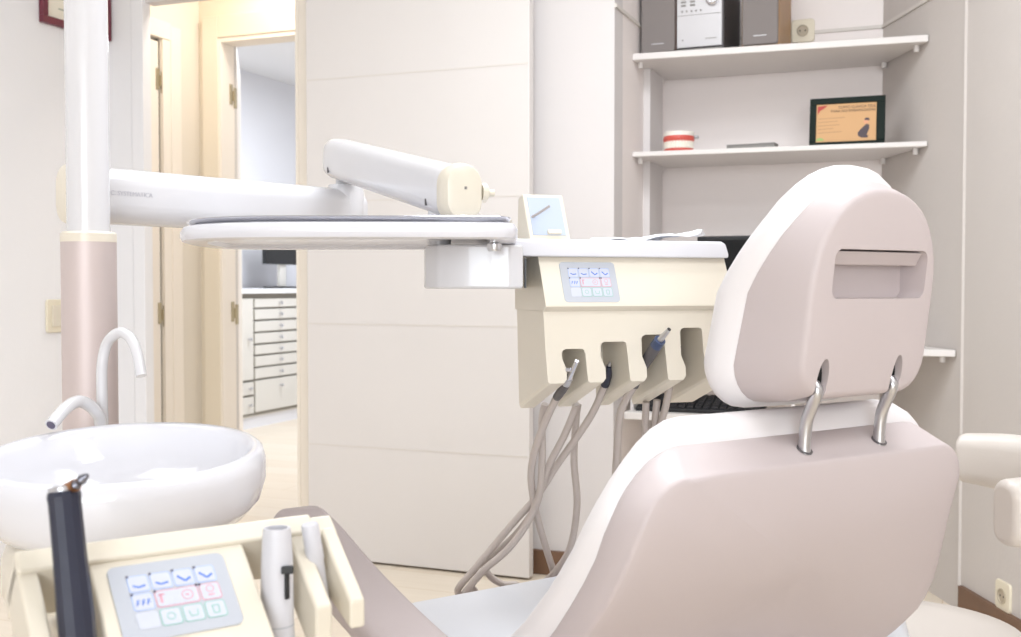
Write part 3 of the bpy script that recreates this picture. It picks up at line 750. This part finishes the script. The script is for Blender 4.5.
# ================================================================== DENTAL CHAIR
VB = 56
CO = W(.4042, 1.360)
CH = thing('dental_chair', 'mauve dental chair seen from behind with rounded headrest on two steel posts', 'dental chair', CO, heading(VB))
def interp(tab, x):
    if x <= tab[0][0]: 
        (a, b), (c, d) = tab[0], tab[1]
        return b + (x-a)*(d-b)/(c-a)
    for (a, b), (c, d) in zip(tab, tab[1:]):
        if x <= c: return b + (x-a)*(d-b)/(c-a)
    (a, b), (c, d) = tab[-2], tab[-1]
    return b + (x-a)*(d-b)/(c-a)
ZR = .785
SP = [(0, 0), (.05, .006), (.10, .022), (.15, .050), (.20, .088), (.25, .138), (.30, .205), (.36, .29)]
HWR = [(-.06, .270), (0, .270), (.05, .270), (.10, .262), (.15, .270), (.20, .287), (.25, .298), (.36, .30)]
def spw(s3, x):
    k = max(0, min(1, x/.25)); return interp(SP, s3)*(1-.42*k)
HWT = [(-.06, .290), (0, .290), (.08, .311), (.16, .325), (.22, .330), (.34, .32)]
CT = -.005
# back outline (t, s): rounded at the top, cut away at the lower corners
def back_outline(rx, ry):
    o = []; q = 1-rx
    for i in range(9): o.append((-q+2*q*i/9, 0.0))
    for i in range(9):
        a = R(-90+90*i/8); o.append((q+rx*math.cos(a), ry+ry*math.sin(a)))
    for i in range(1, 7): o.append((1, ry+(.24-ry)*i/6))
    for i in range(1, 9):
        a = R(90*i/8); o.append((.70+.30*math.cos(a), .24+.10*math.sin(a)))
    for i in range(1, 9): o.append((.70-1.40*i/9, .34))
    for i in range(0, 9):
        a = R(90+90*i/8); o.append((-.70+.30*math.cos(a), .24+.10*math.sin(a)))
    for i in range(1, 7): o.append((-1, .24-(.24-ry)*i/6))
    for i in range(1, 9):
        a = R(180+90*i/8); o.append((-q+rx*math.cos(a), ry+ry*math.sin(a)))
    return o
BO_RIDGE, BO_SEAM, BO_CUSHION = back_outline(.17, .048), back_outline(.26, .075), back_outline(.36, .110)
def mixo(a, b, k): return [(p[0]*(1-k)+q[0]*k, p[1]*(1-k)+q[1]*k) for p, q in zip(a, b)]
def back_ring(f, w, ot=0, ost=0, osb=0):
    ring = []; c = .15
    BO = mixo(BO_RIDGE, BO_SEAM, max(0, min(1, (w-.006)/.042))) if w <= .05 else mixo(BO_SEAM, BO_CUSHION, min(1, (w-.05)/.022))
    for (x, s) in BO:
        x2 = x*f; s2 = c + (s-c)*f
        tt = x2*(interp(HWT if x2 < 0 else HWR, s2)+ot)
        k = max(0, min(1, (c-s2)/c)); kb = max(0, min(1, (s2-c)/c))
        s3 = s2 - ost*k + osb*kb
        wk = w*(1+(max(0, s3)*1.4 if w > .053 else 0))
        ring.append(Vector((CT+tt, spw(s3 if s3 > -.02 else -.02, tt)+wk, ZR-s3)))
    return ring
sh = MB()
sh.rings([back_ring(f, w, ot, os_, osb) for f, w, ot, os_, osb in (
    (.03, -.010, 0, 0, 0), (.3, -.0095, 0, 0, 0), (.6, -.007, 0, 0, 0), (.85, -.003, 0, 0, 0), (.95, -.001, 0, 0, 0), (.985, .0004, 0, .0, 0), (.997, .0022, 0, 0, 0), (1.0, .006, 0, .001, 0),
    (1.0, .012, .0015, .004, .004), (1.0, .022, .003, .010, .008), (1.0, .048, .004, .027, .012), (1.0, .052, .002, .027, .012), (.9, .05, 0, .02, 0), (.03, .05, 0, 0, 0))])
sh.build('back_shell', M['mauve'], CH, angle=60)
cu = MB()
cu.rings([back_ring(f, w, ot, os_, osb) for f, w, ot, os_, osb in (
    (.03, .05, 0, 0, 0), (.9, .05, 0, .02, 0), (.99, .050, .0, .025, .0), (1.0, .0505, .002, .029, .01), (1.0, .054, .005, .037, .014), (1.0, .060, .008, .047, .018), (1.0, .069, .009, .055, .02), (1.0, .080, .006, .057, .018),
    (1.0, .090, -.004, .051, .01), (.96, .100, -.012, .038, 0), (.85, .108, -.01, .02, 0), (.6, .112, 0, 0, 0), (.03, .113, 0, 0, 0))])
cu.build('back_cushion', M['vinyl'], CH, angle=60)
# film cover wrapped round the lower cushion
cv = MB(); rs = []
for s, hw, wa, wb_ in ((.215, .30, .058, .15), (.25, .31, .05, .15), (.30, .31, .02, .14), (.335, .30, -.03, .10)):
    q = rrect(2*hw, wb_-wa, .04, 6)
    rs.append([Vector((CT+.018+x*(.94 if x < 0 else 1.12), spw(s, x)+(wa+wb_)/2+y, ZR-s)) for x, y in q])
cv.rings(rs); cv.build('cushion_cover', M['cover'], CH)
# seat with its film cover
def slab(x0, x1, y0, y1, z0, z1, r, e):
    mb = MB(); cx_, cy_ = (x0+x1)/2, (y0+y1)/2; w, h = x1-x0, y1-y0
    rs = []
    for i in range(7):
        a = R(-90+30*i); k = e*(1-math.cos(a)); z = (z0+e) if a < 0 else (z1-e)
        rs.append([(q[0], q[1], z+e*math.sin(a)) for q in rrect(w-2*k, h-2*k, max(r-k, .003), 7, cx_, cy_)])
    return mb.rings(rs)
slab(-.30, .21, .13, .61, .41, .482, .06, .02).build('seat', M['vinyl'], CH)
slab(-.304, .214, .16, .616, .478, .5, .05, .008).build('seat_cover', M['cover'], CH)
slab(-.28, .19, .10, .60, .35, .415, .06, .02).build('seat_shell', M['mauve'], CH)
# leg rest hanging from the front of the seat
lg = MB(); rs = []
for y, z, w, h in ((.60, .45, .26, .07), (.66, .42, .26, .08), (.76, .26, .24, .07), (.84, .14, .21, .06), (.86, .11, .18, .03)):
    rs.append([(q[0]-.045, y - q[1]*.75, z - q[1]*.35) for q in rrect(2*w, h, h*.4, 5)])
lg.rings(rs).build('leg_rest', M['mauve'], CH)
bs = slab(-.22, .08, .05, .65, 0, .06, .16, .025); bs.build('base_plate', M['mauve'], CH)
slab(-.17, .05, .16, .46, .055, .36, .06, .02).build('pedestal', M['mauve'], CH)
# left armrest, rising to the front
sec = rrect(1.0, .52, .22, 5)
ar = MB(); pth = [(-.420, .02, .50), (-.422, .16, .512), (-.424, .31, .534), (-.428, .48, .578), (-.428, .60, .618), (-.428, .66, .636)]
ar.tube(pth, [.085, .092, .095, .095, .092, .088], sm=6, sec=sec)
e_ = Vector((-.428, .66, .636)); dv = Vector((0, .06, .018)).normalized()
rs = []
for s, k in ((0, .088), (.012, .082), (.020, .070), (.024, .05)):
    nrm = Vector((0, -dv.z, dv.y))
    rs.append([e_ + dv*s + Vector((1, 0, 0))*q[0]*k + nrm*q[1]*k for q in sec])
ar.rings(rs)
ar.build('armrest', M['mauve'], CH, angle=50)
MB().tube([(-.43, .33, .52), (-.40, .33, .44), (-.30, .33, .40), (-.24, .33, .39)], .022, 14).build('armrest_bracket', M['mauve'], CH)
# headrest ----------------------------------------------------------
HT = .037
def arch_outline(hw, zb, zs_, zt, rb, n=10):
    o = []
    for i in range(n+1):
        a = R(180 - 180*i/n*1.0); 
        ex = 2/2.25
        c_, s_ = math.cos(a), math.sin(a)
        o.append((hw*math.copysign(abs(c_)**ex, c_), zs_+(zt-zs_)*abs(s_)**ex))
    for i in range(1, 5): o.append((hw, zs_+(zb+rb-zs_)*i/5))
    for i in range(0, 7):
        a = R(-90*i/6); o.append((hw-rb+rb*math.cos(a), zb+rb+rb*math.sin(a)))
    for i in range(1, 6): o.append((hw-rb-2*(hw-rb)*i/6, zb))
    for i in range(0, 7):
        a = R(-90-90*i/6); o.append((-hw+rb+rb*math.cos(a), zb+rb+rb*math.sin(a)))
    for i in range(1, 5): o.append((-hw, zb+rb+(zs_-zb-rb)*i/5))
    return o
HO = arch_outline(.118, .861, .990, 1.118, .045, 20)
HC = (.0, .985)
WS = [(.85, .085), (.90, .086), (.993, .062), (1.042, .030), (1.085, .004), (1.13, -.012)]
def wf(z): return -.013-.023*(z-.88)/.165
def head_ring(f, lam, wadd=0, g=0, gt=0):
    ring = []
    for (x, z) in HO:
        x2 = HC[0]+(x-HC[0])*f; z2 = HC[1]+(z-HC[1])*f
        v = Vector((x2-HC[0], z2-HC[1])); L0 = max(v.length, 1e-4)
        x2 += v.x/L0*g; z2 += v.y/L0*(g if v.y < 0 else g+gt)
        zz = min(max(z2, .86), 1.16)
        w = wf(zz)*(1-lam) + (interp(WS, zz))*lam + wadd
        ring.append(Vector((HT+x2, w, z2)))
    return ring
hd = MB()
hd.rings([head_ring(f, l, wa, g) for f, l, wa, g in (
    (.03, 0, -.004, 0), (.4, 0, -.0035, 0), (.75, 0, -.002, 0), (.92, 0, 0, 0), (.955, 0, .0006, 0), (.98, 0, .003, 0), (.997, .01, .007, 0), (1.015, .08, .010, 0), (1.04, .3, .008, 0), (1.065, .62, .004, 0), (1.085, .9, 0, 0), (1.088, 1, 0, 0), (.9, 1, .002, 0), (.03, 1, .004, 0))])
shell = hd.build('headrest_shell', M['mauve'], CH, angle=40)
def cutter(mb): o = mb.build('cutter', M['mauve']); o.matrix_world = MW[CH.name]; return o
shell.matrix_world = MW[CH.name]
bpy.context.view_layer.update()
ct = MB(); ct.rings([[(HT+.004+q[0]*k, y, 1.013+q[1]*k) for q in rrect(.178, .060, .012, 6)] for y, k in ((-.10, 1.0), (-.035, 1.0), (.004, .97))])
cuts = [cutter(ct)]
for sx in (-.070, .070):
    ct = MB(); rs = []
    for y in (-.08, .03):
        rs.append([(HT+sx-.011+q[0]*.019+ (q[1])*.003, y, .880+q[1]*.062) for q in rrect(1, 1, .45, 6)])
    ct.rings(rs); cuts.append(cutter(ct))
shell.parent = None
booleaned(shell, cuts)
shell.parent = CH; shell.matrix_parent_inverse = Matrix.Identity(4); shell.matrix_basis = Matrix.Identity(4)
shell.data.set_sharp_from_angle(angle=R(40))
# slanted grip plate over the upper third of the recess, and black plugs that paint the shade inside the slots
gp = MB(); gp.rings([[(HT+.004+sx*.0865, w, z) for sx, w, z in ((-1, -.030, 1.041), (1, -.030, 1.041), (1, -.020, 1.024), (-1, -.020, 1.024))], [(HT+.004+sx*.0865, w, z) for sx, w, z in ((-1, .0, 1.041), (1, .0, 1.041), (1, .0, 1.028), (-1, .0, 1.028))]])
gp.build('grip_lip', M['mauve'], CH, bevel=.002)
for sx in (-.070, .070):
    pg = MB(); pg.rings([[(HT+sx-.011+q[0]*.0186+q[1]*.003, y, .890+q[1]*.044) for q in rrect(1, 1, .45, 6)] for y in (-.006, .028)]); pg.build('slot_shade_plug', M['dark_void'], CH)
hc = MB()
hc.rings([head_ring(f, 1, wa, g, gt) for f, wa, g, gt in (
    (.03, .004, 0, 0), (.9, .002, 0, 0), (1.075, 0, 0, 0), (1.09, .001, 0, 0), (1.10, .006, .002, .002), (1.10, .014, .006, .005), (1.10, .024, .009, .009), (1.10, .034, .009, .011), (1.10, .044, .005, .008), (1.08, .054, 0, .002), (1.0, .064, 0, 0), (.85, .072, 0, 0), (.5, .080, 0, 0), (.03, .082, 0, 0))])
hc.build('headrest_cushion', M['vinyl'], CH, angle=70)
for sx in (-.072, .072):
    x = HT+.001+sx
    MB().tube([(x, .021, .775), (x, .0205, .805), (x-.001, .0165, .832), (x-.004, .007, .850), (x-.007, -.001, .862), (x-.008, -.005, .871), (x-.008, .001, .880), (x-.008, .012, .884)], .0078, 16, 8).build('headrest_post', M['steel'], CH)
    MB().lathe([(.0105, 0), (.0105, .001), (.0080, .0012)], 20, (x, .0207, .7958), Matrix.Rotation(R(28), 3, 'X')).build('post_grommet', M['dgrey'], CH)

# ================================================================== STOOL
ST = thing('operator_stool', 'cream operator stool with curved arm support behind the dental chair', 'stool', W(.64, 1.76))
MB().lathe([(0, .37), (.15, .37), (.178, .378), (.192, .395), (.196, .415), (.192, .434), (.176, .446), (.12, .451), (0, .452)], 48).build('seat', M['stool'], ST)
MB().lathe([(.025, .05), (.025, .37)], 24).build('gas_column', M['chrome'], ST)
for k in range(5):
    a = R(72*k+32)
    l_ = MB().tube([(0, 0, .085), (.14*math.cos(a), .14*math.sin(a), .075), (.26*math.cos(a), .26*math.sin(a), .055)], [.022, .018, .014], 12, 4).build('leg', M['grey'], ST)
    MB().lathe([(.025, -.012), (.027, 0), (.025, .012)], 18, (.26*math.cos(a), .26*math.sin(a), .0275), Matrix.Rotation(R(90), 3, 'X')).build('caster', M['black'], l_)
sec = rrect(1, 1.55, .42, 6)
def st_pt(b, rad, z): 
    v = W(rad*math.sin(R(b)), rad*math.cos(R(b)), z); return v
arc = [st_pt(b, .275, .69) for b in [38+136*i/13 for i in range(14)]]
mb = MB(); pts = arc
mb.tube(pts, [.055, .064, .066, .066, .066, .066, .066, .064, .058], sm=4, sec=sec, up=(0, 0, 1))
mb.build('arm_support', M['stool'], ST, bevel=.012, seg=4, angle=50)
p_ = st_pt(176, .275, .69)
MB().tube([st_pt(100, .21, .40), st_pt(100, .30, .42), st_pt(100, .345, .52), st_pt(100, .32, .66)], .012, 12).build('support_bar', M['chrome'], ST)

# ================================================================== SPITTOON
BOC = W(-.4422, 1.25)
SPT = thing('spittoon', 'round white ceramic spittoon bowl with two curved taps on a cream column', 'spittoon', BOC)
tilt = Matrix.Rotation(YAW, 3, 'Z') @ Matrix.Rotation(R(5.0), 3, 'X')
prof = [(0, -.088), (.07, -.088), (.108, -.087), (.136, -.078), (.152, -.060), (.1585, -.038), (.1590, -.018), (.156, -.005), (.1495, 0), (.143, -.003), (.139, -.011), (.128, -.038), (.10, -.062), (.06, -.072), (.02, -.076), (0, -.076)]
MB().lathe(prof, 72, (0, 0, .812), tilt).build('bowl', M['ceramic'], SPT, angle=80)
MB().lathe([(.012, -.0765), (.012, -.074), (0, -.0735)], 20, (0, 0, .812), tilt).build('drain', M['steel'], SPT)
body = MB().lathe([(.11, 0), (.115, .55), (.118, .64), (.128, .662), (.128, .70), (.122, .715), (.10, .728), (.06, .73)], 48)
bk = Matrix.Rotation(YAW, 3, 'Z')
body.box(bk @ Vector((-.05, .14, .36)), (.13, .12, .72), bk)
body.build('column', M['cream'], SPT, bevel=.004)
f1 = [vis(104, 470, 1.43), vis(103, 425, 1.43), vis(102, 395, 1.43), vis(102, 366, 1.43), vis(106, 346, 1.43), vis(113, 336, 1.425), vis(122, 332.5, 1.42), vis(131, 339, 1.41), vis(137, 353, 1.40), vis(141.5, 376, 1.39)]
MB().tube(f1, .0069, 16, 6).build('cup_filler_tap', M['arm_white'], SPT, world=True)
f2 = [vis(103, 470, 1.425), vis(101, 425, 1.42), vis(96, 412, 1.41), vis(88, 404.5, 1.40), vis(78, 401.5, 1.385), vis(66, 408, 1.36), vis(51, 425, 1.33)]
o2 = MB().tube(f2, .0078, 16, 6).build('rinse_tap', M['arm_white'], SPT, world=True)
dr = (f2[-1]-f2[-2]).normalized()
MB().lathe([(.0055, 0), (.0055, .0006)], 14, f2[-1], dr.to_track_quat('Z', 'Y').to_matrix()).build('outlet_hole', M['ledk'], SPT, world=True)

# ================================================================== ASSISTANT CONSOLE
EB = 55; A = R(42)
KO = W(-.3121, .8411); KZ = .7809
K = thing('assistant_console', 'tilted cream console with keypad and suction holders in front of the spittoon', 'console', KO, heading(EB))
def PK(x, s, h): return Vector((x, -s*math.cos(A) - h*math.sin(A), KZ - s*math.sin(A) + h*math.cos(A)))
def kblock(mb, x0, x1, s0, s1, h0, h1):
    vs = [PK(x, s, h) for x in (x0, x1) for s in (s0, s1) for h in (h0, h1)]
    mb.add(vs, [(0,1,3,2),(4,6,7,5),(0,4,5,1),(2,3,7,6),(0,2,6,4),(1,5,7,3)])
kb = MB()
kblock(kb, -.012, .1125, -.008, .13, -.05, 0)
kblock(kb, -.062, .178, -.026, -.006, -.06, .0035)
kblock(kb, -.062, -.047, -.02, .11, -.05, 0)
for x0, x1, h0 in ((.153, .1685, 0), (.184, .1985, 0)):
    pol = [PK(0, -.012, 0), PK(0, .066, 0), PK(0, .066, 0)+Vector((0, 0, -.024 if x0 > .17 else -.05)), PK(0, -.012, 0)+Vector((0, 0, -.052))]
    kb.prism([(p.y, p.z) for p in pol], x0, x1, 'x')
kblock(kb, .1685, .200, -.026, -.004, -.05, -.002)
kb.build('housing', M['cream2'], K, bevel=.003, seg=3)
membrane(K, PK)
mbk = MB().bb(-.03, .13, .02, .06, .60, .735).bb(.0, .08, .03, .34, .60, .66); mbk.build('mounting_bracket', M['cream'], K, bevel=.004)
# instruments resting in it
def kw(x, s, h): return MW[K.name] @ PK(x, s, h)
p = vis(277, 560, .899)
g = thing('suction_handpiece', 'thick light grey suction handpiece with a black slider, right of the console keypad', 'suction handpiece', (p.x, p.y, .66))
MB().lathe([(0, .0), (.0115, .0), (.0118, .008), (.0145, .014), (.0150, .04), (.0136, .056), (.0132, .092), (.0130, .112), (.0118, .134), (.0112, .1405), (.0088, .1405), (.0084, .134), (.008, .11), (0, .108)], 32).build('body', M['grey_hand'], g)
MB().lathe([(.0137, .060), (.0137, .0612)], 32).build('seam_ring', M['membrane'], g)
bt = Matrix.Rotation(YAW, 3, 'Z')
s_ = MB(); s_.box(bt @ Vector((.0100, -.0098, .096)), (.0036, .004, .024), bt @ Matrix.Rotation(R(45), 3, 'Z')); s_.box(bt @ Vector((.0108, -.0108, .1085)), (.0100, .006, .006), bt @ Matrix.Rotation(R(10), 3, 'Z'))
s_.build('slider', M['black'], g, bevel=.001)
MB().tube([(0, 0, .004), (0, .0, -.06), (.02, .05, -.16), (.03, .16, -.22)], .009, 14).build('hose', M['hose'], g)
p = vis(309.5, 524, .925); q_ = vis(322, 600, .935)
g = thing('saliva_ejector', 'slim light grey saliva ejector handle between the two console arms', 'suction handpiece', q_)
MB().tube([p, p.lerp(q_, .02), p.lerp(q_, .45), p.lerp(q_, .47), q_], [.0068, .0074, .0078, .0070, .0066], 18, 0).build('handle', M['grey_hand'], g, world=True)
MB().tube([q_, q_+Vector((0, 0, -.04)), q_+Vector((0, .06, -.15))], .0055, 12).build('hose', M['hose'], g, world=True)
p = vis(63.5, 491, .806); q_ = vis(80, 660, .79)
g = thing('polishing_handpiece', 'dark navy handpiece with metal tip standing in the left slot of the console', 'handpiece', q_)
ax_ = (p-q_); L = ax_.length; ax_.normalize()
rm = ax_.to_track_quat('Z', 'Y').to_matrix()
MB().lathe([(.0128, 0), (.0132, L*.25), (.0120, L*.6), (.0116, L*.93), (.0122, L*.97), (.0112, L)], 12, q_, rm).build('sleeve', M['navy'], g, world=True, angle=20)
MB().lathe([(.0108, 0), (.0105, .003), (.0065, .0042), (.0060, .0042)], 20, p, rm).build('end_ring', M['steel'], g, world=True)
n0 = p + W(.003, -.001, .002); n1 = vis(76, 485, .80); n2 = vis(87.5, 475, .797)
MB().tube([n0, n1], [.0042, .0048], 14, 0).build('nozzle_ring', M['brassring'], g, world=True)
MB().tube([n1, n1.lerp(n2, .2), n1.lerp(n2, .55), n2], [.0040, .0026, .0040, .0016], 14, 0).build('nozzle', M['gunmetal'], g, world=True)
MB().tube([q_, q_+Vector((0, .01, -.05)), q_+Vector((.02, .1, -.12))], .006, 12).build('hose', M['hose'], g, world=True)

# ================================================================== LIGHT
def area(name, loc, rot, sx, sy, power, col):
    l = bpy.data.lights.new(name, 'AREA'); l.shape = 'RECTANGLE'; l.size = sx; l.size_y = sy; l.energy = power; l.color = col
    o = bpy.data.objects.new(name, l); C.objects.link(o); o.location = loc; o.rotation_euler = rot; return o
area('window_daylight', (1.75, -5.18, 1.5), (R(90), 0, R(8)), 3.3, 1.9, 188, (.87, .935, 1))
def ceiling_lamp(loc, sx, sy, power, col, label):
    t = thing('ceiling_lamp', label, 'ceiling lamp', loc)
    MB().bb(-sx/2-.03, sx/2+.03, -sy/2-.03, sy/2+.03, .02, .06).build('housing', M['trim'], t, bevel=.004)
    o = area('lamp_light', (0, 0, .012), (0, 0, 0), sx, sy, power, col); o.parent = t
    return t
ceiling_lamp((-.5, 1.9, H-.06), 1.2, .6, 22, (.88, .94, 1), 'flat ceiling lamp above the instrument unit')
ceiling_lamp((.85, .75, H-.06), 1.2, .6, 20, (.88, .94, 1), 'flat ceiling lamp above the dental chair')
ceiling_lamp((-1.9, .9, H-.06), 1.2, .6, 10, (.88, .94, 1), 'added flat fill lamp at the ceiling above the spittoon')  # unseen lamp, added to lift the left wall and door leaf
ceiling_lamp((-.62, 2.5, H-.06), .9, .3, 14, (.88, .94, 1), 'added narrow fill lamp at the ceiling in front of the niche')  # unseen lamp, added to brighten the niche
ceiling_lamp((-2.6, 3.92, H-.06), .3, .3, 8, (1, .93, .84), 'small warm ceiling lamp in the corridor')
ceiling_lamp((-3.3, 6.3, H-.06), 1.2, .6, 62, (.86, .92, 1), 'added flat lamp standing in for daylight in the far room')  # added lamp in place of the far room's daylight
w = bpy.data.worlds.new('daylight'); SC.world = w; w.use_nodes = True
w.node_tree.nodes['Background'].inputs['Color'].default_value = (.9, .95, 1, 1)
w.node_tree.nodes['Background'].inputs['Strength'].default_value = 1.0

# ================================================================== CAMERA
cam = bpy.data.cameras.new('camera'); co = bpy.data.objects.new('camera', cam); C.objects.link(co)
co.location = (0, 0, 1.0); co.rotation_euler = (R(90)-math.atan(33.5/1100), 0, YAW)
cam.sensor_width = 36; cam.lens = 1100/1021*36; cam.clip_start = .02
cam.dof.use_dof = True; cam.dof.focus_distance = 1.65; cam.dof.aperture_fstop = 9
SC.camera = co
vs_ = SC.view_settings
vs_.view_transform = 'Standard'; vs_.look = 'None'; vs_.gamma = 1; vs_.use_curve_mapping = False; vs_.exposure = 0.12
SC.cycles.use_denoising = True
